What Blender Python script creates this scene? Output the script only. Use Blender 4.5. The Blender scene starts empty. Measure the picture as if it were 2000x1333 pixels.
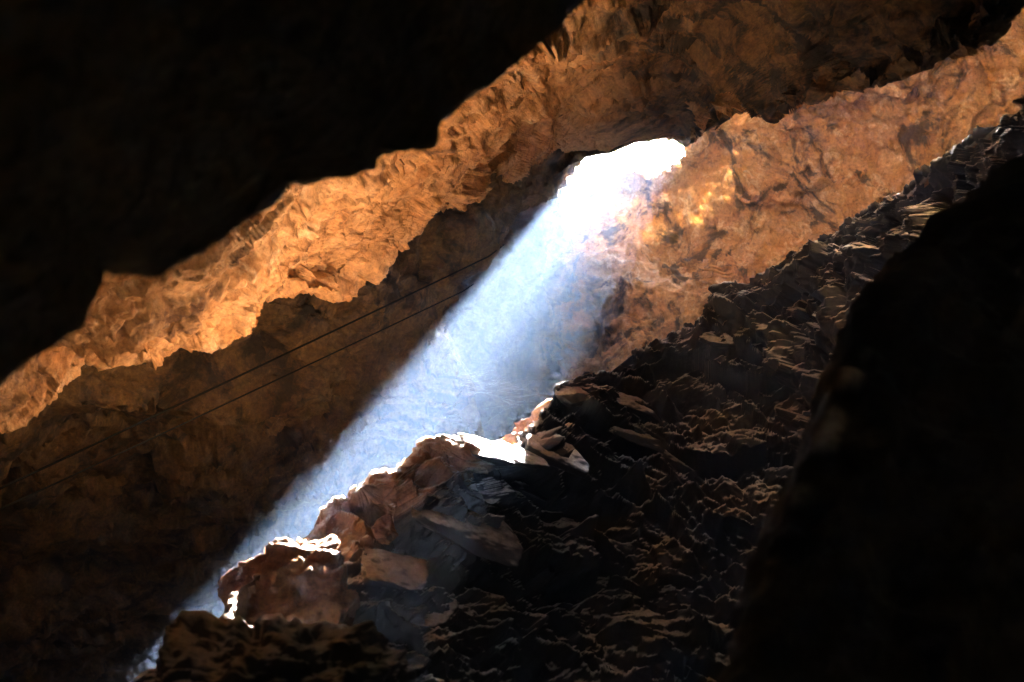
import bpy, bmesh, math, random
import numpy as np
from mathutils import Vector, Matrix

# ------------------------------------------------------------------ camera, sky, sun, exposure
scene = bpy.context.scene
COL = scene.collection
PITCH = math.radians(18.0)
CAM = np.array([0.0, 0.0, 1.6])
FPX = 2000 * 50.0 / 36.0
FWD = np.array([0, math.cos(PITCH), math.sin(PITCH)])
UPV = np.array([0, -math.sin(PITCH), math.cos(PITCH)])
RGT = np.array([1.0, 0, 0])


def px(x, y, d):
    """photo pixel + distance along the view axis (metres) -> world point"""
    x = np.asarray(x, float); y = np.asarray(y, float); d = np.asarray(d, float)
    return (CAM + d[..., None] * FWD + (d * (x - 1000) / FPX)[..., None] * RGT
            + (d * (666.5 - y) / FPX)[..., None] * UPV)


cam_d = bpy.data.cameras.new('camera')
cam_d.lens = 50; cam_d.sensor_width = 36; cam_d.clip_start = 0.05; cam_d.clip_end = 5000
cam_d.dof.use_dof = True; cam_d.dof.focus_distance = 20.0; cam_d.dof.aperture_fstop = 1.4
cam = bpy.data.objects.new('camera', cam_d); COL.objects.link(cam)
cam.location = CAM
cam.rotation_euler = (math.pi / 2 + PITCH, 0, 0)
scene.camera = cam

VP = (1560.0, -180.0)                       # where the rays of the shaft converge in the photo
SUN = FWD + RGT * (VP[0] - 1000) / FPX + UPV * (666.5 - VP[1]) / FPX
SUN /= np.linalg.norm(SUN)
sun_el = math.asin(SUN[2]); sun_az = math.atan2(SUN[0], SUN[1])

world = bpy.data.worlds.new('World'); scene.world = world; world.use_nodes = True
wn = world.node_tree
sky = wn.nodes.new('ShaderNodeTexSky'); sky.sky_type = 'NISHITA'; sky.sun_disc = False
sky.sun_elevation = sun_el; sky.sun_rotation = sun_az
wn.links.new(sky.outputs[0], wn.nodes['Background'].inputs[0])
wn.nodes['Background'].inputs[1].default_value = 0.09

sun_d = bpy.data.lights.new('sun', 'SUN'); sun_d.energy = 5.0; sun_d.angle = math.radians(0.9)
sun_d.color = (1.0, 0.93, 0.83)
sun_o = bpy.data.objects.new('sun', sun_d); COL.objects.link(sun_o)
sun_o.rotation_euler = Vector(SUN).to_track_quat('Z', 'Y').to_euler()
sun_o.location = (10, 40, 60)

scene.view_settings.view_transform = 'Standard'; scene.view_settings.look = 'None'
scene.view_settings.gamma = 1.0; scene.view_settings.use_curve_mapping = False
scene.view_settings.exposure = 8.0

cy = scene.cycles
cy.use_denoising = True
cy.max_bounces = 8; cy.diffuse_bounces = 6; cy.glossy_bounces = 2; cy.volume_bounces = 0
cy.transparent_max_bounces = 8
cy.sample_clamp_indirect = 4.0
cy.caustics_reflective = False; cy.caustics_refractive = False
try:
    cy.use_guiding = True; cy.use_surface_guiding = True; cy.use_volume_guiding = True
    cy.guiding_training_samples = 128
except Exception as e:
    print('guiding', e)

# ------------------------------------------------------------------ noise (numpy)
_rs = np.random.RandomState(7)
_perm = np.tile(_rs.permutation(512), 3).astype(np.int32)
_grad = _rs.normal(size=(512, 3)); _grad /= np.linalg.norm(_grad, axis=1)[:, None]
_grad = _grad.astype(np.float32)
_cell = _rs.rand(512, 3).astype(np.float32)


def _h(i, j, k):
    return _perm[_perm[_perm[i & 511] + (j & 511)] + (k & 511)]


def perlin(P):
    P = P.astype(np.float32)
    I = np.floor(P).astype(np.int32); F = P - I
    U = F * F * F * (F * (F * 6 - 15) + 10)
    out = np.zeros(len(P), np.float32)
    for a in (0, 1):
        wa = U[:, 0] if a else 1 - U[:, 0]
        for b in (0, 1):
            wb = U[:, 1] if b else 1 - U[:, 1]
            for c in (0, 1):
                wc = U[:, 2] if c else 1 - U[:, 2]
                g = _grad[_h(I[:, 0] + a, I[:, 1] + b, I[:, 2] + c)]
                d = F - np.array([a, b, c], np.float32)
                out += wa * wb * wc * (g * d).sum(1)
    return out * 1.6


def fbm(P, s, o=5, gain=0.5, seed=0):
    out = 0; a = 1.0; f = 1.0 / s
    for i in range(o):
        out = out + a * perlin(P * f + seed * 17.3 + i * 5.1); a *= gain; f *= 2.03
    return out


def ridged(P, s, o=4, gain=0.5, seed=0):
    out = 0; a = 1.0; f = 1.0 / s
    for i in range(o):
        out = out + a * (1 - 2 * np.abs(perlin(P * f + seed * 13.7 + i * 3.3))); a *= gain; f *= 2.07
    return out


def worley(P, s, seed=0):
    """F1 distance and a random value of the cell"""
    Q = (P / s + seed * 11.9).astype(np.float32)
    I = np.floor(Q).astype(np.int32)
    best = np.full(len(Q), 9.0, np.float32); val = np.zeros(len(Q), np.float32); b2 = best.copy()
    for a in (-1, 0, 1):
        for b in (-1, 0, 1):
            for c in (-1, 0, 1):
                h = _h(I[:, 0] + a, I[:, 1] + b, I[:, 2] + c)
                C = I + np.array([a, b, c]) + _cell[h]
                d = np.sqrt(((Q - C) ** 2).sum(1))
                m = d < best
                b2 = np.where(m, best, np.minimum(b2, d))
                best = np.where(m, d, best); val = np.where(m, _cell[h][:, 0], val)
    return best, b2, val


def crag(P, s, seed=0, tilt=0.6):
    """broken rock: every cell is a plane of its own height and tilt"""
    Q = (P / s + seed * 11.9).astype(np.float32)
    Q = Q + 0.18 * np.stack([perlin(Q * 2.1 + k * 9.7) for k in range(3)], -1)
    I = np.floor(Q).astype(np.int32)
    best = np.full(len(Q), 9.0, np.float32); hh = np.zeros(len(Q), np.int32); loc = np.zeros_like(Q)
    for a in (-1, 0, 1):
        for b in (-1, 0, 1):
            for c in (-1, 0, 1):
                h = _h(I[:, 0] + a, I[:, 1] + b, I[:, 2] + c)
                v = Q - (I + np.array([a, b, c]) + _cell[h]).astype(np.float32)
                d = (v * v).sum(1); m = d < best
                best = np.where(m, d, best); hh = np.where(m, h, hh); loc = np.where(m[:, None], v, loc)
    return (_cell[hh][:, 0] - 0.5) + tilt * (loc * _grad[hh]).sum(1) * 1.4


from concurrent.futures import ThreadPoolExecutor
_pool = ThreadPoolExecutor(4)


def par(fn, *arrs):
    n = len(arrs[0]); cuts = np.linspace(0, n, max(2, n // 40000 + 2)).astype(int)
    jobs = [_pool.submit(fn, *[a[i:j] for a in arrs]) for i, j in zip(cuts[:-1], cuts[1:]) if j > i]
    return np.concatenate([j.result() for j in jobs])


def sstep(a, b, x):
    t = np.clip((x - a) / (b - a), 0, 1); return t * t * (3 - 2 * t)


# ------------------------------------------------------------------ mesh helpers
def link(name, me, mat=None, parent=None, kind=None, label=None, category=None, group=None):
    o = bpy.data.objects.new(name, me); COL.objects.link(o)
    if mat is not None: me.materials.append(mat)
    if parent is not None: o.parent = parent
    for k, v in (('kind', kind), ('label', label), ('category', category), ('group', group)):
        if v: o[k] = v
    return o


def grid_mesh(name, V, keep=None, smooth=True, tone=None):
    """V (nv,nu,3) -> mesh; keep (nv-1,nu-1) bool mask of quads"""
    nv, nu = V.shape[:2]
    idx = np.arange(nv * nu).reshape(nv, nu)
    F = np.stack([idx[:-1, :-1], idx[:-1, 1:], idx[1:, 1:], idx[1:, :-1]], -1)
    F = F[keep] if keep is not None else F.reshape(-1, 4)
    me = bpy.data.meshes.new(name)
    me.vertices.add(nv * nu); me.vertices.foreach_set('co', V.reshape(-1).astype(np.float32))
    n = len(F)
    me.loops.add(n * 4); me.loops.foreach_set('vertex_index', F.reshape(-1).astype(np.int32))
    me.polygons.add(n); me.polygons.foreach_set('loop_start', np.arange(n, dtype=np.int32) * 4)
    me.polygons.foreach_set('use_smooth', np.full(n, smooth))
    me.update(calc_edges=True); me.validate()
    if tone is not None:
        at = me.attributes.new('tone', 'FLOAT', 'POINT'); at.data.foreach_set('value', tone.reshape(-1).astype(np.float32))
    return me


def resample(curve, us):
    """curve: control points (x,y,d); us in 0..1 along image arc length"""
    c = np.array(curve, float)
    seg = np.hypot(np.diff(c[:, 0]), np.diff(c[:, 1])); L = np.concatenate([[0], np.cumsum(seg)]); L /= L[-1]
    return np.stack([np.interp(us, L, c[:, k]) for k in range(c.shape[1])], -1)


def loft(rows, us, counts, world_rows=False):
    """rows: list of curves; counts[i]: quads between row i and i+1 -> (nv,nu,3) px-space array, smooth (Catmull-Rom) across rows"""
    R = np.array([resample(r, us) for r in rows])
    out = []
    n = len(R)
    for i in range(n - 1):
        p0 = R[max(i - 1, 0)]; p1 = R[i]; p2 = R[i + 1]; p3 = R[min(i + 2, n - 1)]
        for k in range(counts[i]):
            t = k / counts[i]
            q = 0.5 * ((2 * p1) + (p2 - p0) * t + (2 * p0 - 5 * p1 + 4 * p2 - p3) * t * t + (3 * p1 - p0 - 3 * p2 + p3) * t ** 3)
            lo = np.minimum(p1, p2) - 0.15 * np.abs(p2 - p1); hi = np.maximum(p1, p2) + 0.15 * np.abs(p2 - p1)
            out.append(np.clip(q, lo, hi))
    out.append(R[-1])
    return np.array(out)


def normals(V):
    du = np.gradient(V, axis=1); dv = np.gradient(V, axis=0)
    N = np.cross(du, dv); L = np.linalg.norm(N, axis=-1, keepdims=True)
    return N / np.maximum(L, 1e-9)


def facing(V, N, toward=CAM):
    s = np.sign((N * (toward - V)).sum(-1).mean())
    return N * (s if s != 0 else 1)


def blur(A, n):
    for _ in range(n):
        B = A.copy()
        B[1:-1] = (A[:-2] + 2 * A[1:-1] + A[2:]) / 4
        A = B.copy(); A[:, 1:-1] = (B[:, :-2] + 2 * B[:, 1:-1] + B[:, 2:]) / 4
    return A


# ------------------------------------------------------------------ materials
def ramp(nt, fac, stops):
    r = nt.nodes.new('ShaderNodeValToRGB')
    while len(r.color_ramp.elements) > 1: r.color_ramp.elements.remove(r.color_ramp.elements[-1])
    r.color_ramp.elements[0].position = stops[0][0]; r.color_ramp.elements[0].color = (*stops[0][1], 1)
    for p, c in stops[1:]:
        e = r.color_ramp.elements.new(p); e.color = (*c, 1)
    nt.links.new(fac, r.inputs[0]); return r.outputs[0]


def rock_mat(name, base, alt, pale, stain, scale=1.0, stain_at=(0.52, 0.62), pale_at=(0.58, 0.72), rough=(0.75, 0.95),
             bump=0.008, spec=0.25, pits=0.3, stretch=(1, 1, 1), second=None, glint=None):
    m = bpy.data.materials.new(name); m.use_nodes = True
    nt = m.node_tree; L = nt.links.new; N = nt.nodes.new
    b = nt.nodes['Principled BSDF']
    tc = N('ShaderNodeTexCoord'); mp = N('ShaderNodeMapping'); mp.inputs['Scale'].default_value = [scale * s for s in stretch]
    L(tc.outputs['Object'], mp.inputs[0])

    def noise(sc, det=8, rough_=0.6, dist=0.0):
        n = N('ShaderNodeTexNoise'); n.inputs['Scale'].default_value = sc; n.inputs['Detail'].default_value = det
        n.inputs['Roughness'].default_value = rough_; n.inputs['Distortion'].default_value = dist
        L(mp.outputs[0], n.inputs['Vector']); return n.outputs[0]

    def mix(f, a, c):
        x = N('ShaderNodeMix'); x.data_type = 'RGBA'
        if isinstance(f, float): x.inputs[0].default_value = f
        else: L(f, x.inputs[0])
        for s, v in ((6, a), (7, c)):
            if isinstance(v, tuple): x.inputs[s].default_value = (*v, 1)
            else: L(v, x.inputs[s])
        return x.outputs[2]
    c = mix(ramp(nt, noise(0.9, 5, 0.65, 0.6), [(0.35, (0, 0, 0)), (0.65, (1, 1, 1))]), base, alt)
    c = mix(ramp(nt, noise(1.7, 6, 0.72, 0.8), [(pale_at[0], (0, 0, 0)), (pale_at[1], (1, 1, 1))]), c, pale)
    c = mix(ramp(nt, noise(0.65, 6, 0.68, 1.2), [(stain_at[0], (0, 0, 0)), (stain_at[1], (1, 1, 1))]), c, stain)
    if second:                                     # a second rock colour; the mesh says where it goes
        at = N('ShaderNodeAttribute'); at.attribute_name = 'tone'
        c2 = mix(ramp(nt, noise(1.3, 6, 0.72, 1.0), [(0.44, (0, 0, 0)), (0.56, (1, 1, 1))]), second[0], second[1])
        c = mix(at.outputs['Fac'], c, c2)
    if glint:                                       # glints of light painted as a pale colour where the mesh says
        at = N('ShaderNodeAttribute'); at.attribute_name = 'glint'
        c = mix(at.outputs['Fac'], c, glint)
    # grain
    g = ramp(nt, noise(11, 4, 0.75), [(0.32, (0.42, 0.40, 0.38)), (0.68, (1.4, 1.4, 1.4))])
    mu = N('ShaderNodeMix'); mu.data_type = 'RGBA'; mu.blend_type = 'MULTIPLY'; mu.inputs[0].default_value = 0.8
    L(c, mu.inputs[6]); L(g, mu.inputs[7])
    L(mu.outputs[2], b.inputs['Base Color'])
    L(ramp(nt, noise(3, 2), [(0.3, (rough[0],) * 3), (0.7, (rough[1],) * 3)]), b.inputs['Roughness'])
    b.inputs['Specular IOR Level'].default_value = spec
    # relief
    v = N('ShaderNodeTexVoronoi'); v.inputs['Scale'].default_value = 5.0; L(mp.outputs[0], v.inputs['Vector'])
    h1 = noise(4, 6, 0.7, 0.4)
    ad = N('ShaderNodeMath'); ad.operation = 'MULTIPLY_ADD'
    L(v.outputs['Distance'], ad.inputs[0]); ad.inputs[1].default_value = pits; L(h1, ad.inputs[2])
    bp = N('ShaderNodeBump'); bp.inputs['Strength'].default_value = 1.0; bp.inputs['Distance'].default_value = bump / scale * 3
    L(ad.outputs[0], bp.inputs['Height']); L(bp.outputs[0], b.inputs['Normal'])
    return m


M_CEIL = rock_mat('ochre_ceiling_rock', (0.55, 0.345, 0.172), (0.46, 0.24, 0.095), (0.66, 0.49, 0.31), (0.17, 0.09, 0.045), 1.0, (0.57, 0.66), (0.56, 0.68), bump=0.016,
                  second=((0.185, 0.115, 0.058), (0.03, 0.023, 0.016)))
M_FAR = rock_mat('ochre_wall_rock', (0.52, 0.36, 0.185), (0.44, 0.245, 0.10), (0.64, 0.52, 0.36), (0.10, 0.074, 0.045), 1.2, (0.51, 0.59), (0.53, 0.61), bump=0.03,
                 second=((0.15, 0.10, 0.05), (0.08, 0.055, 0.03)))
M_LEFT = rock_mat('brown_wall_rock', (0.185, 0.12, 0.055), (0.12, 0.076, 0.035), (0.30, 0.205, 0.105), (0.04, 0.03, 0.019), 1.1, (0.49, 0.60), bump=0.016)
M_NEAR = rock_mat('dark_ceiling_rock', (0.12, 0.10, 0.066), (0.075, 0.06, 0.04), (0.20, 0.165, 0.105), (0.03, 0.025, 0.019), 1.5, glint=(0.50, 0.43, 0.34))
M_RIGHT = rock_mat('black_wall_rock', (0.035, 0.03, 0.024), (0.022, 0.019, 0.015), (0.06, 0.052, 0.042), (0.012, 0.010, 0.009), 1.5, glint=(0.50, 0.46, 0.40))
M_RIDGE = rock_mat('dark_ridge_rock', (0.022, 0.021, 0.019), (0.016, 0.015, 0.013), (0.06, 0.056, 0.05), (0.012, 0.011, 0.010), 1.8, (0.6, 0.75), spec=0.4, rough=(0.45, 0.7), bump=0.010, glint=(0.58, 0.58, 0.55),
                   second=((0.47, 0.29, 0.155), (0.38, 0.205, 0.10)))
M_BOULDER = rock_mat('red_ridge_rock', (0.23, 0.125, 0.065), (0.17, 0.08, 0.038), (0.32, 0.22, 0.15), (0.07, 0.05, 0.032), 2.6, (0.6, 0.75), bump=0.012)

# ------------------------------------------------------------------ far wall: closed chamber with one seen opening to the sky and an added unseen one
def far_depth(x, y):
    # thin-plate style blend of control depths
    c = np.array([(-1500, 600, 17), (-600, 800, 28), (0, 800, 33), (500, 700, 33), (0, 1400, 45), (500, 1200, 46), (-600, 1500, 42), (0, 1900, 48), (900, 1900, 48), (900, 1200, 48), (900, 600, 45), (1000, 640, 44), (900, 760, 44), (1020, 800, 41), (1000, 500, 43), (1085, 430, 40), (1200, 340, 39.5),
                  (1330, 330, 38.5), (1500, 420, 35.5), (1650, 300, 35), (1800, 200, 34), (1950, 90, 33), (2300, -100, 29), (3200, -300, 20),
                  (1400, 600, 33.5), (1700, 450, 33.5), (1200, 560, 34.5), (1130, 640, 35), (1200, 740, 32), (900, 900, 38), (1200, -200, 40), (600, -300, 34), (0, -500, 26), (-1500, -1300, 14),
                  (3400, -1300, 13), (3400, 2900, 9), (-1500, 2900, 9), (1000, 2900, 12), (1000, 1500, 48), (2200, 1200, 20), (1000, -1300, 26), (1600, -80, 29), (1450, -90, 31), (1780, -90, 28), (1600, -320, 25)], float)
    w = 0; s = 0
    for cx, cyy, d in c:
        k = 1.0 / (((x - cx) ** 2 + (y - cyy) ** 2) / 250.0 ** 2 + 0.15) ** 1.6
        w = w + k; s = s + k * d
    return s / w


def axis(a, lo, hi, b, step, coarse):
    return np.concatenate([np.arange(a, lo, coarse), np.arange(lo, hi, step), np.arange(hi, b + 1, coarse)])


HOLE = [(1080, 412), (1092, 398), (1120, 372), (1160, 350), (1192, 330), (1235, 338), (1275, 345), (1310, 335), (1330, 318), (1340, 298),
        (1346, 286), (1358, 255), (1360, 208), (1345, 193), (1300, 198), (1262, 212), (1204, 238), (1160, 282), (1112, 335), (1088, 380)]


def in_poly(x, y, poly):
    r = np.zeros(x.shape, bool); n = len(poly)
    for i in range(n):
        x1, y1 = poly[i]; x2, y2 = poly[(i + 1) % n]
        c = ((y1 > y) != (y2 > y)) & (x < (x2 - x1) * (y - y1) / (y2 - y1 + 1e-9) + x1)
        r ^= c
    return r


xs = axis(-1500, 780, 2060, 3400, 3.2, 40); ys = axis(-1300, -30, 960, 2900, 3.2, 40)
X, Y = np.meshgrid(xs, ys)
D = far_depth(X, Y)
V = px(X, Y, D)
N = facing(V, normals(V))
P = V.reshape(-1, 3)
fine = ((X > 760) & (X < 2080) & (Y > -60) & (Y < 980)).reshape(-1)
disp = 0.75 * fbm(P, 5.0, 2, seed=1)
dd = np.zeros(len(P))
# knobbly dripstone relief: vertical flutes plus lumps
stretch = np.array([1.0, 1.0, 0.45])


def relief_far(Pf):
    wf = fbm(Pf, 3.0, 3, seed=3)[:, None] * 0.5
    m = sstep(-.25, .35, fbm(Pf, 2.8, 2, seed=9))
    return (0.46 * fbm((Pf + 0.5 * wf) * stretch, 2.2, 7, 0.54, seed=2) + 0.36 * m * crag(Pf + 0.6 * wf, 1.3, 5) + 0.17 * crag(Pf + 0.3 * wf, 0.55, 12)
            + 0.065 * crag(Pf, 0.2, 13))


dd[fine] = par(relief_far, P[fine])
dd = dd.reshape(X.shape)
disp = disp.reshape(X.shape) + dd
# keep the brow and sill of the opening in place
hd = np.exp(-(((X - 1220) / 200.0) ** 2 + ((Y - 310) / 120.0) ** 2))
disp = disp * (1 - 0.75 * hd)
V = V + N * disp[..., None]
FARV = V.copy()


def far_point(x, y):
    i = np.abs(ys - y).argmin(); j = np.abs(xs - x).argmin(); return FARV[i, j]


xc = (X[:-1, :-1] + X[1:, 1:]) / 2; yc = (Y[:-1, :-1] + Y[1:, 1:]) / 2
jit = 9 * np.sin(xc * 0.09 + yc * 0.05) + 6 * np.sin(xc * 0.23 - yc * 0.17)
keep = ~in_poly(xc + jit * 0.6, yc + jit * 0.5, HOLE)
# a second, larger hole added to the roof, out of sight above the ceiling slab: its sun falls on the slab's upper side and lights the right wall
H2 = (1550.0, -100.0, 145.0, 104.0)
keep &= (((xc + jit - H2[0]) / H2[2]) ** 2 + ((yc + jit - H2[1]) / H2[3]) ** 2) > 1
me = grid_mesh('cave_wall', V, keep)
# close the chamber behind the camera and thicken the rim of the opening
bm = bmesh.new(); bm.from_mesh(me)
bm.edges.ensure_lookup_table()
bnd = [e for e in bm.edges if len(e.link_faces) == 1]
cen = Vector(px(1210., 300., 39.2))
cen2 = Vector(px(H2[0], H2[1], far_depth(H2[0], H2[1])))
rim, outer = [], []
for e in bnd:
    if (e.verts[0].co - cen).length < 7.0: rim.append(e)
    elif (e.verts[0].co - cen2).length > 7.0: outer.append(e)
r = bmesh.ops.extrude_edge_only(bm, edges=outer)
for v in [g for g in r['geom'] if isinstance(g, bmesh.types.BMVert)]:
    v.co.y = -7.0; v.co.x *= 0.7; v.co.z = 1.0 + (v.co.z - 1.0) * 0.6
back_e = [g for g in r['geom'] if isinstance(g, bmesh.types.BMEdge)]
bmesh.ops.contextual_create(bm, geom=back_e)
sd = Vector(SUN)
for step in range(3):
    r = bmesh.ops.extrude_edge_only(bm, edges=rim)
    vs = [g for g in r['geom'] if isinstance(g, bmesh.types.BMVert)]
    rim = [g for g in r['geom'] if isinstance(g, bmesh.types.BMEdge)]
    for v in vs:
        out = (v.co - cen); out -= sd * out.dot(sd)
        v.co += sd * 0.5 + out * 0.16 + Vector((random.uniform(-1, 1), random.uniform(-1, 1), random.uniform(-1, 1))) * 0.05
for f in bm.faces: f.smooth = True
bm.to_mesh(me); bm.free()
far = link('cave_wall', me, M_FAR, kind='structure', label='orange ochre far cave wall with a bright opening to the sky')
# browner towards the recess on the left
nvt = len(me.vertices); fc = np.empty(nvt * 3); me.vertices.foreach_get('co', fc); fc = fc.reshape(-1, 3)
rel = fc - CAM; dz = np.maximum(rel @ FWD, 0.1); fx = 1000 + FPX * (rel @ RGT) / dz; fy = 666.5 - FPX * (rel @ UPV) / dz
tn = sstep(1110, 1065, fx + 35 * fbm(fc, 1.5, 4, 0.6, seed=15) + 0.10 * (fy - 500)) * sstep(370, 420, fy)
tn = np.maximum(tn, ((rel @ FWD) < 3) | (fx < -300) | (fx > 2300) | (fy > 1300))  # unseen parts also darkened, to cut bounced light
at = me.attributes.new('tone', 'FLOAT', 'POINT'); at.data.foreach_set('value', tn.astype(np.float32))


# unseen rock shell added to stop sun leaking through the wall, open at holes
hx_, hy_ = np.meshgrid(np.arange(-1700, 3601, 50.0), np.arange(-1500, 3101, 50.0))
HV = px(hx_, hy_, far_depth(hx_, hy_) + 3.0)
HV = HV + 0.5 * fbm(HV.reshape(-1, 3), 5.0, 3, seed=88).reshape(hx_.shape)[..., None] * FWD
hxc = (hx_[:-1, :-1] + hx_[1:, 1:]) / 2; hyc = (hy_[:-1, :-1] + hy_[1:, 1:]) / 2
hkeep = ((((hxc - 1245) / 215) ** 2 + ((hyc - 265) / 190) ** 2) > 1) & ((((hxc - H2[0]) / 250) ** 2 + ((hyc - H2[1]) / 170) ** 2) > 1)
link('sun_block_shell', grid_mesh('sun_block_shell', HV, hkeep), M_LEFT, kind='structure', label='unseen rock shell outside the cave, added to block the sun')


def spaced(nu, a, b):
    k = max(8, nu // 12)
    return np.concatenate([np.linspace(0, a, k, endpoint=False), np.linspace(a, b, nu - 2 * k, endpoint=False), np.linspace(b, 1, k)])


def arc_at(curve, x):
    c = np.array(curve, float); L = np.concatenate([[0], np.cumsum(np.hypot(np.diff(c[:, 0]), np.diff(c[:, 1])))])
    return float(np.interp(x, c[:, 0], L / L[-1]))


def sheet(name, rows, counts, nu, mat, relief, label, tone=None, dense=None):
    us = np.linspace(0, 1, nu) if dense is None else spaced(nu, *dense)
    A = loft(rows, us, counts)
    V = px(A[..., 0], A[..., 1], A[..., 2])
    Vs = blur(V, 6)
    N = facing(Vs, normals(Vs), CAM)
    P = V.reshape(-1, 3)
    d = par(relief, P, A.reshape(-1, 3)).reshape(V.shape[:2])
    V = V + N * d[..., None]
    me = grid_mesh(name, V, tone=None if tone is None else tone(P, A.reshape(-1, 3)))
    return link(name, me, mat, kind='structure', label=label), V, A


# ------------------------------------------------------------------ left wall: dim buttress, right edge runs along the shaft of light
edge_left = [(1260, 240, 32.2), (1195, 286, 31.5), (1130, 306, 31.2), (1104, 345, 31.1), (1088, 385, 30.9), (1042, 408, 30.8), (1000, 452, 29.8), (950, 510, 28.4),
             (880, 590, 27.2), (868, 610, 26.9), (872, 650, 26.4), (905, 705, 26.0), (945, 765, 25.6), (960, 900, 28.5), (940, 1150, 34.0), (900, 1700, 39)]


def shift(c, dx, dy, dd):
    return [(x + dx, y + dy, d + dd) for x, y, d in c]


rows = [
    [(900, -300, 26), (500, -100, 22), (0, 150, 19), (-500, 300, 16), (-1100, 700, 13), (-1200, 1200, 13), (-1100, 1800, 13)],
    [(1050, 50, 27), (850, 200, 24.5), (600, 380, 22), (200, 600, 19), (-300, 850, 17), (-400, 1300, 27), (-300, 1800, 34)],
    [(1160, 200, 31.5), (1000, 330, 28), (850, 450, 25.2), (650, 620, 22.5), (400, 850, 21.5), (250, 1150, 31), (200, 1750, 38)],
    [(1220, 240, 32.6), (1090, 320, 30.8), (985, 420, 28.3), (850, 590, 25.6), (760, 800, 24.8), (700, 1100, 33), (650, 1720, 39)],
    edge_left,
    shift(edge_left, -6, -4, 0.8),
    shift(edge_left, -60, -30, 3.0),
    shift(edge_left, -260, -60, 5.5),
]


def relief_left(P, A):
    w = fbm(P, 2.5, 3, seed=21)[:, None] * 0.6
    e = sstep(0, 1, np.full(len(P), 1.0))
    d = 0.50 * fbm(P, 4.0, 2, seed=22) + 0.28 * fbm((P + w) * np.array([1, 1, .7]), 1.9, 6, 0.54, seed=23)
    d += 0.24 * crag(P + .7 * w, 1.2, 6) + 0.13 * crag(P + .5 * w, 0.45, 16) + 0.045 * crag(P, 0.18, 26)
    return (d - 0.25) * (1 - 0.88 * np.exp(-(((A[:, 0] - 1150) / 120) ** 2 + ((A[:, 1] - 320) / 100) ** 2)))


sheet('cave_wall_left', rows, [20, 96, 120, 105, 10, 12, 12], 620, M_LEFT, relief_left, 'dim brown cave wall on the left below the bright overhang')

# ------------------------------------------------------------------ ceiling: overhanging roof, its lower lip crosses the picture
lip = [(-500, 960, 11.0), (-200, 880, 12.5), (0, 785, 14.0), (90, 722, 14.6), (165, 688, 15.0), (215, 716, 15.2), (300, 722, 15.5), (335, 697, 15.7), (480, 655, 16.7), (535, 638, 17.2),
       (600, 608, 17.8), (668, 585, 18.5), (690, 556, 18.8), (700, 535, 19.0), (745, 488, 19.6), (800, 440, 20.5), (850, 415, 21.2), (905, 408, 22.0), (935, 388, 22.5),
       (1010, 342, 26.0), (1080, 300, 29.5), (1130, 292, 30.9), (1195, 296, 32.0), (1232, 281, 32.2), (1315, 268, 32.4), (1345, 277, 31.5), (1355, 272, 30.0), (1400, 250, 25.0), (1500, 224, 19.5),
       (1560, 195, 17.0), (1640, 178, 15.5), (1740, 172, 14.0), (1820, 150, 13.0), (1925, 112, 12.0), (1948, 62, 11.6), (2000, 18, 11.2), (2200, -120, 10), (2600, -350, 8.5)]
rows = [
    [(-900, -200, 4.5), (0, -700, 5), (1000, -1100, 6), (2000, -1300, 5.5), (2900, -1300, 5)],
    [(-800, 400, 7.5), (0, 250, 8.5), (500, 50, 9.5), (1000, -250, 11), (1500, -350, 12.5), (2100, -500, 9.5), (2700, -700, 8)],
    [(-650, 650, 8.8), (0, 560, 11), (420, 420, 13), (750, 250, 14.5), (1050, 60, 16), (1400, -60, 15.5), (1800, -150, 11.8), (2200, -350, 10), (2650, -550, 8.5)],
    [(-560, 820, 10.0), (0, 690, 12.8), (350, 600, 14.5), (640, 480, 17), (900, 330, 20.5), (1100, 230, 25.5), (1300, 190, 25.5), (1500, 140, 17.8), (1800, 70, 12.7), (1960, -60, 11.2), (2250, -250, 9.6), (2620, -420, 8.3)],
    lip,
    shift(lip, 0, -2, 0.7),
    shift(lip, 0, -40, 1.6),
    shift(lip, 0, -160, 2.5),
    shift(lip, 0, -420, 3.2),
    shift(lip, 0, -800, 3.6),
]


def relief_ceil(P, A):
    w = fbm(P, 2.0, 3, seed=31)[:, None] * 0.5
    pock = sstep(950, 1150, A[:, 0])
    f1 = worley(P + w * .6, 0.75, 7)[0]
    al = RGT * 0.80 + UPV * 0.42 + FWD * 0.42; al /= np.linalg.norm(al)
    S = P - 0.40 * (P @ al)[:, None] * al                                   # drawn out along the overhang
    d = 0.36 * fbm(P, 3.0, 2, seed=32) + 0.32 * fbm(S + w, 1.2, 6, 0.52, seed=33) + 0.13 * crag(S + .6 * w, 0.8, 34) + 0.075 * crag(P + .4 * w, 0.33, 35) + 0.035 * crag(P, 0.14, 36)
    edge = sstep(4, 70, np.interp(A[:, 0], [c[0] for c in lip], [c[1] for c in lip]) - A[:, 1])
    d -= 0.36 * pock * edge * sstep(0.55, 0.1, f1)
    calm = 1 - 0.8 * np.exp(-(((A[:, 0] - 1250) / 150) ** 2 + ((A[:, 1] - 275) / 50) ** 2))
    return (d - 0.10) * calm


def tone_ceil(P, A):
    back = A[:, 2] > np.interp(A[:, 0], [c[0] for c in lip], [c[2] for c in lip]) + 0.5      # unseen upper side, kept light ochre to bounce sun onto the right wall
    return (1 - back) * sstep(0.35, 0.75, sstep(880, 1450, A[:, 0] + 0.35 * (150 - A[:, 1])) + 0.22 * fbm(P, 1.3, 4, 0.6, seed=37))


sheet('cave_ceiling', rows, [8, 20, 92, 145, 12, 10, 10, 12, 8], 900, M_CEIL, relief_ceil, 'orange ochre cave ceiling, brightly lit overhang at the left', tone_ceil, (arc_at(lip, -90), arc_at(lip, 2080)))

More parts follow.
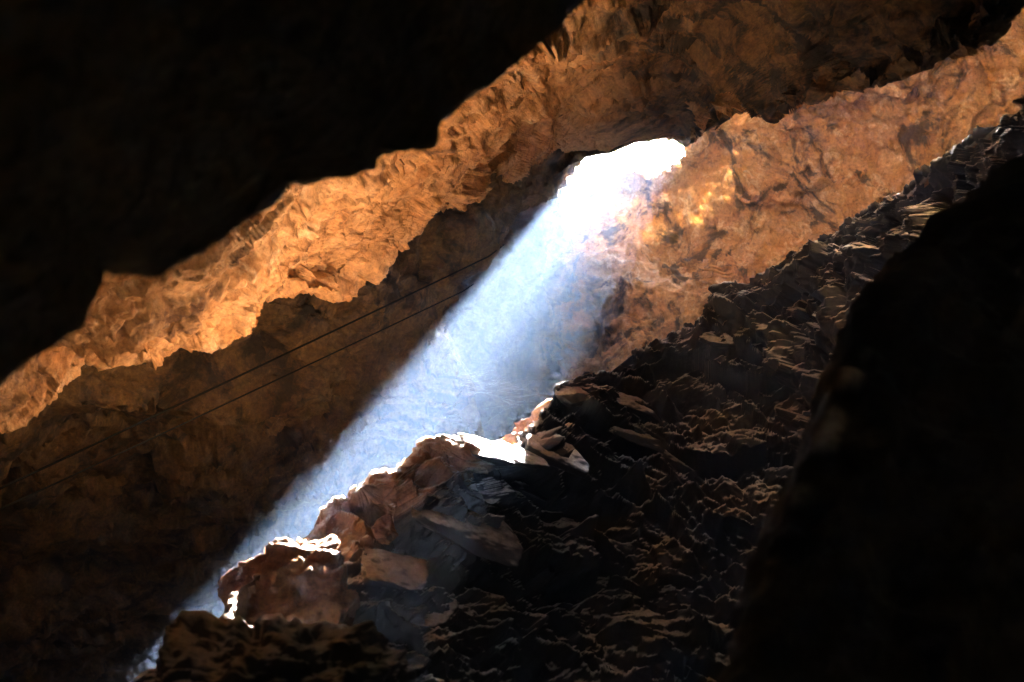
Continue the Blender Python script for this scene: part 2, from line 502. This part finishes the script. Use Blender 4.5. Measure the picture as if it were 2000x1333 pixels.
# ------------------------------------------------------------------ near roof: black out-of-focus mass, upper left
nlip = [(-700, 1150, 3.6), (-200, 850, 4.6), (0, 708, 5.0), (60, 662, 5.1), (130, 618, 5.2), (170, 565, 5.3), (200, 520, 5.4), (300, 526, 5.5), (390, 492, 5.6), (440, 462, 5.7), (480, 428, 5.8),
        (530, 398, 5.9), (562, 358, 6.0), (640, 346, 6.1), (720, 330, 6.2), (742, 292, 6.3), (838, 262, 6.5), (848, 232, 6.5), (890, 190, 6.6), (950, 150, 6.7), (1000, 100, 6.8),
        (1060, 50, 6.9), (1110, 0, 7.0), (1300, -180, 7.2), (1700, -500, 7.0)]
rows = [
    [(-1500, -200, 2.0), (-600, -900, 2.2), (300, -1500, 2.4), (1300, -1700, 2.8)],
    [(-1100, 400, 2.8), (-200, -100, 3.2), (500, -600, 3.7), (1500, -1000, 4.2)],
    [(-900, 800, 3.2), (0, 380, 4.2), (500, 80, 4.9), (800, -180, 5.3), (1600, -720, 5.6)],
    nlip,
    shift(nlip, 0, 0, 0.3),
    shift(nlip, -10, -40, 0.9),
    shift(nlip, -40, -300, 1.6),
]


def relief_near(P, A):
    w = fbm(P, 1.2, 3, seed=41)[:, None] * 0.4
    e = 0.35 + 0.65 * sstep(4.6, 3.6, A[:, 2])
    return e * (0.14 * ridged((P + w), 1.0, 5, 0.5, seed=42) + 0.04 * fbm(P, 0.3, 4, .55, seed=43) - 0.05)


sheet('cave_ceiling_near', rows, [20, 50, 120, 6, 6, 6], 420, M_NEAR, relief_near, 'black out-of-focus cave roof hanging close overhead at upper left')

# ------------------------------------------------------------------ ridge: dark jagged rock slope, lower right
crest = [(-300, 1750, 6.0), (100, 1430, 8.0), (255, 1335, 9.0), (330, 1292, 9.6), (400, 1262, 10.2), (440, 1222, 10.6), (470, 1165, 11.6), (505, 1118, 12.3), (545, 1104, 12.6), (580, 1060, 13.2),
         (640, 1012, 14.1), (690, 968, 14.7), (740, 930, 14.9), (790, 905, 14.7), (840, 876, 14.9), (872, 862, 15.0), (930, 866, 15.1), (1000, 876, 15.3), (1025, 866, 15.7),
         (1055, 828, 16.2), (1088, 775, 16.8), (1100, 752, 17.0), (1150, 735, 17.2), (1190, 734, 17.4), (1260, 682, 17.9), (1300, 670, 18.1), (1360, 640, 18.4), (1386, 600, 18.6),
         (1396, 570, 18.6), (1440, 560, 18.5), (1500, 545, 18.3), (1552, 490, 18.0), (1640, 455, 17.4), (1652, 436, 17.2), (1780, 370, 16.0), (1850, 300, 15.0), (1920, 265, 14.2),
         (2000, 215, 13.2), (2200, 80, 11), (2700, -200, 8)]
us = spaced(930, arc_at(crest, 150), arc_at(crest, 2080))
front = [
    [(-500, 2600, 3.2), (1000, 2700, 7.0), (2000, 2700, 7.5), (3000, 1800, 5.0)],
    [(-450, 2000, 4.6), (300, 1760, 6.5), (1000, 1700, 11.5), (1700, 1700, 12.5), (2200, 1600, 10.0), (2900, 900, 6.5)],
    [(-380, 1850, 5.2), (350, 1400, 8.4), (700, 1300, 11.9), (1150, 1240, 14.2), (1600, 1100, 15.0), (2000, 900, 12.0), (2300, 600, 9.5), (2800, 200, 7.0)],
    [(-330, 1790, 5.6), (300, 1335, 9.2), (520, 1230, 12.1), (760, 1060, 13.5), (980, 1000, 14.6), (1250, 900, 16.5), (1500, 720, 17.3), (1750, 560, 15.6), (2020, 400, 12.6), (2230, 250, 10.3), (2750, -50, 7.5)],
    crest,
]
HALFV = SUN - FWD; HALFV /= np.linalg.norm(HALFV)
_hn = HALFV + FWD * 0.02; _hn /= np.linalg.norm(_hn)
_m = -FWD - _hn * (-FWD @ _hn); _m /= np.linalg.norm(_m)               # along the bevel of the crest, towards the viewer
strip = []
for cx_, cy_, cd_ in crest:
    wdt = 0.12 + 0.62 * float(sstep(380, 470, cx_) * sstep(1090, 980, cx_)) * (0.75 + 0.5 * math.sin(cx_ * 0.031) * math.sin(cx_ * 0.013))
    q = px(cx_, cy_, cd_) + _m * wdt - CAM; dz_ = q @ FWD
    strip.append((1000 + FPX * (q @ RGT) / dz_, 666.5 - FPX * (q @ UPV) / dz_, dz_))
front.insert(4, strip)
A = loft(front, us, [24, 120, 210, 180, 22])
V = px(A[..., 0], A[..., 1], A[..., 2])
# the back of the ridge, in metres: a stony shelf that falls away towards the opening
C = V[-1]
tang = np.gradient(blur(np.repeat(C[None], 3, 0), 40)[1], axis=0); tang[:, 2] = 0; tang /= np.linalg.norm(tang, axis=1)[:, None]
backd = np.stack([-tang[:, 1], tang[:, 0], 0 * tang[:, 0]], -1)
_pw = (0.5 - 0.4 * sstep(760, 560, A[-1, :, 0]))[:, None]
backd = _pw * backd + (1 - _pw) * np.array([0.12, 0.99, 0]); backd /= np.linalg.norm(backd, axis=1)[:, None]
bs = [(0.06, 0.02), (0.15, 0.05), (0.3, 0.08), (0.5, 0.12), (0.75, 0.16), (1.0, 0.2), (1.35, 0.27), (1.8, 0.36), (2.3, 0.46), (2.9, 0.6), (3.6, 0.8), (4.5, 1.2), (5.6, 2.0), (7.0, 3.6), (9.0, 6.0), (11.0, 8.0)]
backrows = []
_b = np.concatenate([np.arange(0.05, 1.5, 0.05), np.arange(1.5, 4.5, 0.12), np.arange(4.5, 11.01, 0.35)])
bs = list(zip(_b, np.interp(_b, [q[0] for q in bs], [q[1] for q in bs])))
for b, g in bs:
    drop = g + (4.0 * b) * sstep(740, 560, A[-1, :, 0])
    backrows.append(C + backd * b - drop[:, None] * np.array([0, 0, 1.0]))
V = np.concatenate([V, np.array(backrows)], 0)
nback = len(bs)
A = np.concatenate([A, np.repeat(A[-1:], nback, 0)], 0)
Vs = blur(V, 10)
N = normals(Vs)
# orient: front faces the camera
if (N[:300] * (CAM - V[:300])).sum(-1).mean() < 0: N = -N


def relief_ridge(P, A):
    w = fbm(P, 1.8, 2, seed=51)
    xm = sstep(1400, 1540, A[:, 0] + 100 * fbm(P, 2.0, 2, seed=59))
    out = 0
    near = np.clip(A[:, 2] / 13.0, 0.35, 1.15)
    # bedding that dips to the lower right (left and middle), steep flutes on the right
    for (nb, al, sp, amp, sd_, msk) in (((0.50, -0.40, 0.77), (0.85, 0.2, -0.5), 0.70, 0.46, 1, 1 - xm), ((0.44, -0.40, 0.80), (0.87, 0.2, -0.46), 0.26, 0.17, 2, 1 - xm),
                                        ((0.93, -0.2, 0.30), (-0.3, 0.1, 0.95), 0.95, 0.34, 3, xm), ((0.90, -0.1, 0.42), (-0.4, 0.1, 0.9), 0.30, 0.14, 4, xm),
                                        ((0.47, -0.42, 0.78), (0.85, 0.2, -0.5), 0.115, 0.075, 5, 1 - 0.6 * xm)):
        nb = np.array(nb); nb /= np.linalg.norm(nb); al = np.array(al); al = al - nb * (al @ nb); al /= np.linalg.norm(al)
        ac = np.cross(nb, al)
        Q = np.stack([(P @ al) * 0.38, P @ ac, (P @ nb) * 1.0], -1)                 # stretched along the beds
        q = (P @ nb) / sp + 0.55 * fbm(Q, 1.3, 3, 0.55, seed=60 + sd_)
        k = np.floor(q); f = q - k
        hsh = np.modf(np.abs(np.sin(k * 12.9898 + sd_ * 3.1) * 43758.5453))[0]
        up = 0.12 + 0.25 * hsh
        prof = np.where(f < 1 - up, f / (1 - up), (1 - f) / up)                     # grows outward, then breaks back: a ledge top
        brk = sstep(-0.30, 0.40, fbm(Q, 0.8, 3, seed=70 + sd_))
        out = out + amp * msk * (prof - 0.5) * (0.3 + hsh) * brk
    Qc = P + 0.25 * w[:, None]
    out = out + 0.26 * crag(Qc * np.array([0.7, 1, 1.2]), 0.9, 8) + 0.12 * crag(Qc * np.array([0.7, 1, 1.3]), 0.36, 9) + 0.04 * crag(P, 0.13, 10)
    out = out + 0.16 * fbm(P, 2.4, 2, seed=53) + 0.015 * fbm(P, 0.16, 4, .6, seed=55)
    return out * near


d = par(relief_ridge, V.reshape(-1, 3), A.reshape(-1, 3)).reshape(V.shape[:2])
cw = np.ones(len(V)); nf = len(V) - nback; ii = np.arange(len(V))
cw = 0.12 + 0.88 * sstep(22, 85, np.abs(ii - (nf - 1)) * np.where(ii > nf - 1, 2.0, 1))
d2 = par(lambda Q: 0.10 * crag(Q + 0.1 * fbm(Q, 0.6, 2, seed=5)[:, None], 0.42, 61) + 0.05 * crag(Q, 0.17, 62) + 0.02 * crag(Q, 0.07, 63), V.reshape(-1, 3)).reshape(V.shape[:2])
calm = 1 - 0.75 * sstep(520, 420, A[..., 0]) * sstep(-120, -20, np.interp(A[..., 0], [c[0] for c in crest], [c[1] for c in crest]) - A[..., 1])
V = V + N * ((d * cw[:, None] + d2 * (1 - cw[:, None])) * calm)[..., None]
_r = V[:len(V) - nback].reshape(-1, 3) - CAM; _rz = _r @ FWD
RPX = np.stack([1000 + FPX * (_r @ RGT) / _rz, 666.5 - FPX * (_r @ UPV) / _rz, _rz], -1)


def ridge_depth(x, y):
    q = np.hypot(RPX[:, 0] - x, RPX[:, 1] - y); return RPX[q < max(6.0, q.min() + 0.1), 2].min()


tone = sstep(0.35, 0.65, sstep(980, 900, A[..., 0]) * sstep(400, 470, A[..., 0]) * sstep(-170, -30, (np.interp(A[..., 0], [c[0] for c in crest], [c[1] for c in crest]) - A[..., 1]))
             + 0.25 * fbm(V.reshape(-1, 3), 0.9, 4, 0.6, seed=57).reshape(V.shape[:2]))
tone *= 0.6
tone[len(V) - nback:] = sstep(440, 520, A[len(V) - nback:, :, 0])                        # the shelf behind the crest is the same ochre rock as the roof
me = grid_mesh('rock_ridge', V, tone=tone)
_n = normals(blur(V, 1)); _n = _n * np.sign((_n[:nf] * (CAM - V[:nf])).sum(-1).mean())
glint = sstep(0.62, 0.78, _n[..., 2] + 0.16 * fbm(V.reshape(-1, 3), 0.35, 4, 0.6, seed=77).reshape(V.shape[:2])); glint[nf:] *= 0.0  # upward-facing ledge tops painted pale as glints of light
at = me.attributes.new('glint', 'FLOAT', 'POINT'); at.data.foreach_set('value', glint.reshape(-1).astype(np.float32))
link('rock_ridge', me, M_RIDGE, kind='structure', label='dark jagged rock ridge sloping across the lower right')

# ------------------------------------------------------------------ near rock wall on the right: black, out of focus, only its left edge catches light
redge = [(2300, 150, 8.6), (2050, 300, 8.3), (1900, 420, 8.0), (1780, 520, 7.6), (1715, 585, 7.3), (1680, 660, 7.1), (1655, 740, 6.9), (1622, 830, 6.7), (1580, 930, 6.5), (1545, 1010, 6.4), (1520, 1085, 6.3), (1490, 1220, 6.1), (1440, 1400, 5.9), (1300, 1800, 5.4), (1200, 2600, 4.5)]
rows = [
    shift(redge, -30, 60, 2.6),
    shift(redge, 4, 10, 1.2),
    shift(redge, -2, 2, 0.45),
    redge,
    shift(redge, 60, 30, -0.10),
    shift(redge, 260, 90, -0.15),
    shift(redge, 900, 260, -0.4),
    shift(redge, 1900, 500, -2.0),
]


def relief_right(P, A):
    w = fbm(P, 1.0, 3, seed=91)[:, None] * 0.3
    return 0.10 * ridged((P + w) * np.array([1, 1, .5]), 0.9, 5, 0.5, seed=92) + 0.03 * fbm(P, 0.25, 4, .55, seed=93) - 0.05


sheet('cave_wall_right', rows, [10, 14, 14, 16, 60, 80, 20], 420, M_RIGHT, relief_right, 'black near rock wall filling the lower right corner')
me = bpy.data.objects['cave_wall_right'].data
# light catching its edge, painted as a pale streak
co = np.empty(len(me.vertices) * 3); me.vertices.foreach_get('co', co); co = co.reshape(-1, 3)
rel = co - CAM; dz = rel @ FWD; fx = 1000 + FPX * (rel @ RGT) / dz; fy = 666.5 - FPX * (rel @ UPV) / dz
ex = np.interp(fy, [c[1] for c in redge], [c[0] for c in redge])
edge_glint = sstep(38, 6, np.abs(fx - ex - 4)) * sstep(560, 680, fy) * sstep(1110, 1040, fy) * sstep(-0.25, 0.2, fbm(co, 0.5, 3, seed=97))
at = me.attributes.new('glint', 'FLOAT', 'POINT'); at.data.foreach_set('value', edge_glint.astype(np.float32))

# ------------------------------------------------------------------ floor
gx = np.linspace(-16, 18, 90); gy = np.linspace(-8, 56, 130)
GX, GY = np.meshgrid(gx, gy)
V = np.stack([GX, GY, np.zeros_like(GX) - 0.4], -1)
V[..., 2] += (0.5 * fbm(V.reshape(-1, 3), 4, 4, seed=81)).reshape(GX.shape)
link('cave_floor', grid_mesh('cave_floor', V), M_LEFT, kind='structure', label='uneven brown cave floor below the ridge')

# ------------------------------------------------------------------ loose slabs and boulders on the ridge
VIEW = -FWD
HALF = SUN + VIEW * 1.0; HALF /= np.linalg.norm(HALF)


def rock(name, x, y, d, length, width, thick, mat, seed, label, slope=0.42, tilt=0.12, res=5, rough=0.05, group='broken slabs on the ridge', category='rock'):
    """faceted block: long axis falls to the right by `slope`, flat top faces half-way between light and viewer"""
    rs = np.random.RandomState(seed)
    l = RGT - UPV * slope + FWD * 0.15; l /= np.linalg.norm(l)
    h = HALF + VIEW * tilt; h = h - l * (h @ l); h /= np.linalg.norm(h)
    w = np.cross(h, l)
    planes = []
    for ax, e in ((0, 1), (1, 1), (2, 1)):
        for sg in (-1, 1):
            n = np.zeros(3); n[ax] = sg; n += rs.normal(0, 0.16, 3); planes.append((n / np.linalg.norm(n), 1.0))
    for k in range(11):
        n = rs.normal(size=3); n[2] *= 0.6; n /= np.linalg.norm(n); planes.append((n, rs.uniform(0.92, 1.2)))
    bm = bmesh.new(); bmesh.ops.create_icosphere(bm, subdivisions=res, radius=1.0)
    D = np.array([v.co[:] for v in bm.verts]); D /= np.linalg.norm(D, axis=1)[:, None]
    r = np.full(len(D), 9.0)
    for n, hh in planes:
        k = D @ n; r = np.where(k > 1e-3, np.minimum(r, hh / np.maximum(k, 1e-3)), r)
    Q = D * r[:, None] * np.array([length, width, thick]) / 2
    W = Q[:, 0:1] * l + Q[:, 1:2] * w + Q[:, 2:3] * h
    c = px(float(x), float(y), float(d))
    Pw = W + c
    dn = D[:, 0:1] * l + D[:, 1:2] * w + D[:, 2:3] * h
    st = (Pw @ h) / 0.09
    f = st + 0.5 * fbm(Pw, 0.5, 2, seed=seed) ; f = f - np.floor(f)
    Pw = Pw + dn * (rough * (0.9 * fbm(Pw, 0.45, 4, 0.55, seed=seed) + 0.5 * (f - 0.5) + 0.25 * fbm(Pw, 0.08, 2, seed=seed))
                    + min(thick, 0.36) ** 2 * (0.55 * crag(Pw, 0.26, seed) + 0.28 * crag(Pw, 0.10, seed + 1)))[:, None]
    for v, p in zip(bm.verts, Pw): v.co = p - c
    for f_ in bm.faces: f_.smooth = True
    me = bpy.data.meshes.new(name); bm.to_mesh(me); bm.free()
    nz = np.array([v.normal[2] for v in me.vertices])
    at = me.attributes.new('glint', 'FLOAT', 'POINT'); at.data.foreach_set('value', (0.9 * sstep(0.55, 0.75, nz + 0.2 * fbm(Pw, 0.2, 3, 0.6, seed=seed))).astype(np.float32))  # glints painted pale on the upward faces
    o = link(name, me, mat, label=label, category=category, group=group)
    o.location = c
    return o


G1 = 'rocks along the lit crest'
rock('boulder', 570, 1192, 11.9, 1.02, 1.5, 0.36, M_BOULDER, 11, 'reddish boulder with blinding white top, lowest rock in the light shaft', -0.36, 0.06, 6, 0.02, G1, 'boulder')
rock('boulder', 500, 1145, 12.6, 0.25, 0.25, 0.2, M_BOULDER, 13, 'small grey boulder standing in the haze left of the white-topped boulder', -0.4, 0.1, 5, 0.04, G1, 'boulder')
rock('boulder', 752, 1040, 13.1, 0.20, 0.3, 0.16, M_BOULDER, 15, 'small glaring white knob of rock beside the long pale slab', -0.3, 0.1, 5, 0.03, G1, 'boulder')
rock('boulder', 545, 1345, 9.2, 1.5, 0.9, 0.42, M_RIDGE, 14, 'blurred dark mottled boulder at the bottom edge below the white-topped boulder', 0.0, 0.12, 6, 0.07, G1, 'boulder')
G2 = 'broken slabs on the ridge'
for (x_, y_, off, L_, W_, T_, sd2, sl_, lab) in (
        (905, 1022, 0.30, 1.05, 0.9, 0.12, 21, 0.42, 'long pale slab, the biggest below the crest, pointing down to the right'),
        (765, 1115, 0.35, 0.60, 0.7, 0.07, 22, 0.30, 'short tan slab just right of the white-topped boulder'),
        (835, 1195, 0.10, 0.50, 0.6, 0.10, 23, 0.10, 'mottled slab under the short tan slab'),
        (985, 887, 0.28, 0.85, 0.5, 0.09, 24, 0.24, 'white glaring slab capping the right side of the crest'),
        (1090, 890, 0.15, 0.70, 0.7, 0.12, 25, 0.33, 'bright slab right of the crest cap, overlapping its end'),
        (1020, 940, 0.15, 0.60, 0.6, 0.10, 26, 0.42, 'thin lit slab directly beneath the crest cap'),
        (1245, 846, 0.15, 0.75, 0.7, 0.12, 27, 0.28, 'pale slab in the middle of the ridge with dark gap below'),
        (1240, 788, 0.15, 0.70, 0.7, 0.12, 28, 0.35, 'upper slab of the ridge middle, edge catching the light'),
        (1110, 1012, 0.12, 0.45, 0.5, 0.09, 29, 0.33, 'small pale slab right of the long pale slab'),
        (1330, 900, 0.12, 0.60, 0.6, 0.10, 30, 0.45, 'dark splintered slab at the right end of the lit slabs'),
        (1400, 662, 0.12, 0.50, 0.5, 0.10, 31, 0.05, 'small pale slab just under the skyline of the ridge'),
        (1120, 770, 0.12, 0.45, 0.5, 0.12, 32, 0.10, 'block on the skyline where the light shaft meets the ridge')):
    rock('flat_stone', x_, y_, ridge_depth(x_, y_) + W_ / 2 - off, L_, W_, T_, M_RIDGE, sd2, lab, sl_, 0.05, 5, 0.016 if sd2 == 24 else 0.02, G2, 'slab')

# ------------------------------------------------------------------ cables
def tube(name, pts, rad, mat, sides=8, **kw):
    pts = np.array(pts, float); n = len(pts)
    T = np.gradient(pts, axis=0); T /= np.linalg.norm(T, axis=1)[:, None]
    a = np.cross(T, [0, 0, 1.0]); a /= np.maximum(np.linalg.norm(a, axis=1), 1e-6)[:, None]; b = np.cross(T, a)
    rad = np.broadcast_to(np.asarray(rad, float), (n,))
    th = np.linspace(0, 2 * np.pi, sides + 1)
    V = pts[:, None] + rad[:, None, None] * (np.cos(th)[None, :, None] * a[:, None] + np.sin(th)[None, :, None] * b[:, None])
    return link(name, grid_mesh(name, V), mat, **kw)


def simple(name, col, rough=0.5):
    m = bpy.data.materials.new(name); m.use_nodes = True
    nt = m.node_tree; b = nt.nodes['Principled BSDF']
    n = nt.nodes.new('ShaderNodeTexNoise'); n.inputs['Scale'].default_value = 9.0
    tc = nt.nodes.new('ShaderNodeTexCoord'); nt.links.new(tc.outputs['Object'], n.inputs['Vector'])
    nt.links.new(ramp(nt, n.outputs[0], [(0.3, tuple(c * .7 for c in col)), (0.7, tuple(c * 1.2 for c in col))]), b.inputs['Base Color'])
    b.inputs['Roughness'].default_value = rough
    b.inputs['Specular IOR Level'].default_value = 0.5 if rough < 0.9 else 0.0
    return m


M_CABLE = simple('black_cable_rubber', (0.012, 0.012, 0.012), 0.95)


def cable(p0, p1, p2, sag, rad, label):
    a = px(*[np.array(v, float) for v in p0]); b = px(*[np.array(v, float) for v in p1])
    t = np.linspace(0, 1, 120)
    pts = a + (b - a) * t[:, None]; pts[:, 2] -= sag * 4 * t * (1 - t)
    e = px(*[np.array(v, float) for v in p2]); pts = np.concatenate([pts, b + (e - b) * np.linspace(0.08, 1, 12)[:, None]])   # bends in to its anchor
    tube('cable', pts, rad, M_CABLE, label=label, category='cable', group='cables strung across the left wall')


cable((-900, 1374, 11), (955, 501, 25.4), (985, 478, 30), 0.03, 0.014, 'upper of two thin black cables strung across the brown wall')
cable((-900, 1410, 11.2), (905, 569, 24.8), (925, 555, 29), 0.03, 0.011, 'lower, fainter of two thin black cables across the brown wall')

# ------------------------------------------------------------------ spider webs in the shaft of light
M_WEB = simple('web_silk', (0.5, 0.5, 0.5), 0.6)


def web(name, strands, rad, label):
    allv = []; faces = []
    for st in strands:
        st = np.array(st, float); pts = px(st[:, 0], st[:, 1], st[:, 2])
        t = np.linspace(0, 1, len(pts)); tt = np.linspace(0, 1, 14)
        P_ = np.stack([np.interp(tt, t, pts[:, k]) for k in range(3)], -1)
        P_[:, 2] -= 0.004 * np.linalg.norm(pts[-1] - pts[0]) * 4 * tt * (1 - tt)
        T = np.gradient(P_, axis=0); T /= np.linalg.norm(T, axis=1)[:, None]
        a_ = np.cross(T, FWD); a_ /= np.maximum(np.linalg.norm(a_, axis=1), 1e-6)[:, None]; b_ = np.cross(T, a_)
        o = len(allv)
        for i in range(14):
            for k in range(3):
                th = k * 2.0944; allv.append(P_[i] + rad * (math.cos(th) * a_[i] + math.sin(th) * b_[i]))
        for i in range(13):
            for k in range(3):
                faces.append((o + i * 3 + k, o + i * 3 + (k + 1) % 3, o + i * 3 + 3 + (k + 1) % 3, o + i * 3 + 3 + k))
    me = bpy.data.meshes.new(name); me.from_pydata([tuple(v) for v in allv], [], faces)
    return link(name, me, M_WEB, label=label, category='web', group='webs in the light shaft')


rr = random.Random(5)
web('spider_web', [[(868, 612, 25.0), (880, 680, 23), (915, 730, 20), (958, 772, 18)], [(872, 640, 24.5), (900, 700, 21.5), (940, 755, 19)]],
    0.0004, 'thin silk thread slanting down through the light shaft')
st = []
for k in range(46):
    x0 = rr.uniform(895, 1010); y0 = 735 + (x0 - 895) * 0.22 + rr.uniform(-6, 34); dx = rr.uniform(12, 75); dy = rr.uniform(-16, 14)
    d0 = 17.8 - (x0 - 895) * 0.006
    st.append([(x0, y0, d0), (x0 + dx * .5, y0 + dy * .5 + rr.uniform(-4, 4), d0 - .2), (x0 + dx, y0 + dy, d0 - 0.3)])
st += [[(958, 772, 18), (1000, 778, 17.4), (1062, 768, 16.9)], [(940, 800, 17.5), (1000, 790, 17.2), (1062, 770, 16.9)], [(945, 830, 16.8), (985, 800, 17), (1005, 795, 17)]]
web('spider_web', st, 0.0005, 'tangled sheet of cobweb hanging above the crest')

# ------------------------------------------------------------------ dusty motes
bm = bmesh.new()
for k in range(70):
    z = rr.uniform(12, 24); t = rr.random()
    hx = rr.uniform(1110, 1330); hy = rr.uniform(270, 345)
    c = px(VP[0] + (hx - VP[0]) * 31 / z, VP[1] + (hy - VP[1]) * 31 / z, z)
    bmesh.ops.create_icosphere(bm, subdivisions=1, radius=rr.uniform(0.0012, 0.0035), matrix=Matrix.Translation(Vector(c)))
me = bpy.data.meshes.new('dust_motes'); bm.to_mesh(me); bm.free()
link('dust_motes', me, M_WEB, kind='stuff', label='bright dusty motes floating in the light shaft')

# ------------------------------------------------------------------ flowstone ribs on the far wall
def rib(p, q, rad, parent, c):
    t = np.linspace(0, 1, 12); pts = p + (q - p) * t[:, None]
    pts[:, 2] += rad * 0.6 * np.sin(t * 9 + rad * 300)
    r = rad * (0.35 + 0.75 * np.sin(np.pi * (0.12 + 0.8 * t)))
    o = tube('flowstone_rib', pts - c, r, M_FAR, 8, parent=parent)
    return o


fl = bpy.data.objects.new('flowstone', None); COL.objects.link(fl)
fc0 = far_point(1405, 545); fl.location = fc0
fl['label'] = 'cluster of pale horizontal flowstone ribs on the orange wall'; fl['category'] = 'flowstone'
FLOW = [(1372, 1430, 512), (1368, 1434, 521), (1372, 1438, 530), (1366, 1436, 539), (1370, 1440, 548), (1364, 1432, 557), (1368, 1428, 566), (1376, 1424, 575)]

for x0, x1, yy in FLOW:
    a_ = far_point(x0, yy) - FWD * 0.03; b_ = far_point(x1, yy + 3) - FWD * 0.10
    rib(a_, b_, rr.uniform(0.035, 0.05), fl, fc0)

# ------------------------------------------------------------------ shrub outside the opening: breaks up the right half of the shaft
M_LEAF = simple('green_leaf', (0.10, 0.16, 0.04), 0.5)
M_WOOD = simple('brown_twig', (0.10, 0.07, 0.045), 0.8)
sh = bpy.data.objects.new('shrub', None); COL.objects.link(sh)
root = far_point(1385, 330) + SUN * 1.6 + np.array([0.5, 0, -0.3]); sh.location = root
sh['label'] = 'sunlit shrub growing outside at the right of the opening'; sh['category'] = 'shrub'
lv = []; lf = []
# foliage thins towards the middle of the gap: the shaft is brightest left of its centre and ragged at its sides
RHO = [0.40, 0.46, 0.50, 0.58, 0.66, 0.70, 0.76, 0.82, 0.87, 0.94]
OPT = [2.6, 2.5, 2.1, 1.5, 0.7, 0.15, 0.05, 0.5, 1.5, 2.4]
for k in range(10000):
    hx = rr.uniform(1040, 1400); hy = rr.uniform(160, 430)
    rho = (VP[0] - hx) / (hy - VP[1])
    if rr.random() > np.interp(rho, RHO, OPT) / 2.6: continue
    if not in_poly(np.array([hx]), np.array([hy]), [(1030, 440), (1100, 395), (1200, 350), (1280, 365), (1350, 335), (1400, 200), (1340, 160), (1040, 200)])[0]: continue
    c = px(hx, hy, 39.8) + SUN * rr.uniform(1.7, 3.2) - root
    u_ = np.array([rr.gauss(0, 1) for _ in range(3)]); u_ /= np.linalg.norm(u_); v_ = np.cross(u_, [rr.gauss(0, 1) for _ in range(3)]); v_ /= np.linalg.norm(v_)
    sz = rr.uniform(0.06, 0.12); o = len(lv)
    for q in (-u_, -0.2 * u_ + 0.45 * v_ , u_, -0.2 * u_ - 0.45 * v_): lv.append(tuple(c + q * sz))
    lf.append((o, o + 1, o + 2, o + 3))
print('leaves', len(lf))
me = bpy.data.meshes.new('foliage'); me.from_pydata(lv, [], lf); link('foliage', me, M_LEAF, parent=sh, kind='stuff')
for k in range(9):
    tip = px(rr.uniform(1150, 1390), rr.uniform(150, 300), 39.8) + SUN * rr.uniform(1.8, 2.6) - root
    t = np.linspace(0, 1, 8)[:, None]
    pts = tip * t + np.array([0.1, 0, 0.25]) * np.sin(t * np.pi)
    tube('branch', pts, 0.018 * (1 - 0.8 * t[:, 0]), M_WOOD, 6, parent=sh)

# ------------------------------------------------------------------ haze: the dusty air
bpy.context.view_layer.update()
bm = bmesh.new(); bmesh.ops.create_cube(bm, size=1.0)
_all = np.array([(o.matrix_world @ Vector(c))[:] for o in scene.objects if o.type == 'MESH' for c in o.bound_box])
lo = _all.min(0) - 1.0; hi = _all.max(0) + 1.0
for v in bm.verts: v.co = Vector((lo + hi) / 2 + np.array(v.co) * (hi - lo))
me = bpy.data.meshes.new('haze'); bm.to_mesh(me); bm.free()
m = bpy.data.materials.new('dusty_air'); m.use_nodes = True
nt = m.node_tree; nt.nodes.clear()
o = nt.nodes.new('ShaderNodeOutputMaterial'); pv = nt.nodes.new('ShaderNodeVolumePrincipled')
pv.inputs['Color'].default_value = (0.42, 0.61, 1.0, 1); pv.inputs['Density'].default_value = 0.0038
pv.inputs['Anisotropy'].default_value = 0.0
nt.links.new(pv.outputs[0], o.inputs['Volume'])
link('haze', me, m, kind='stuff', label='pale dusty air lit by the shaft of daylight')
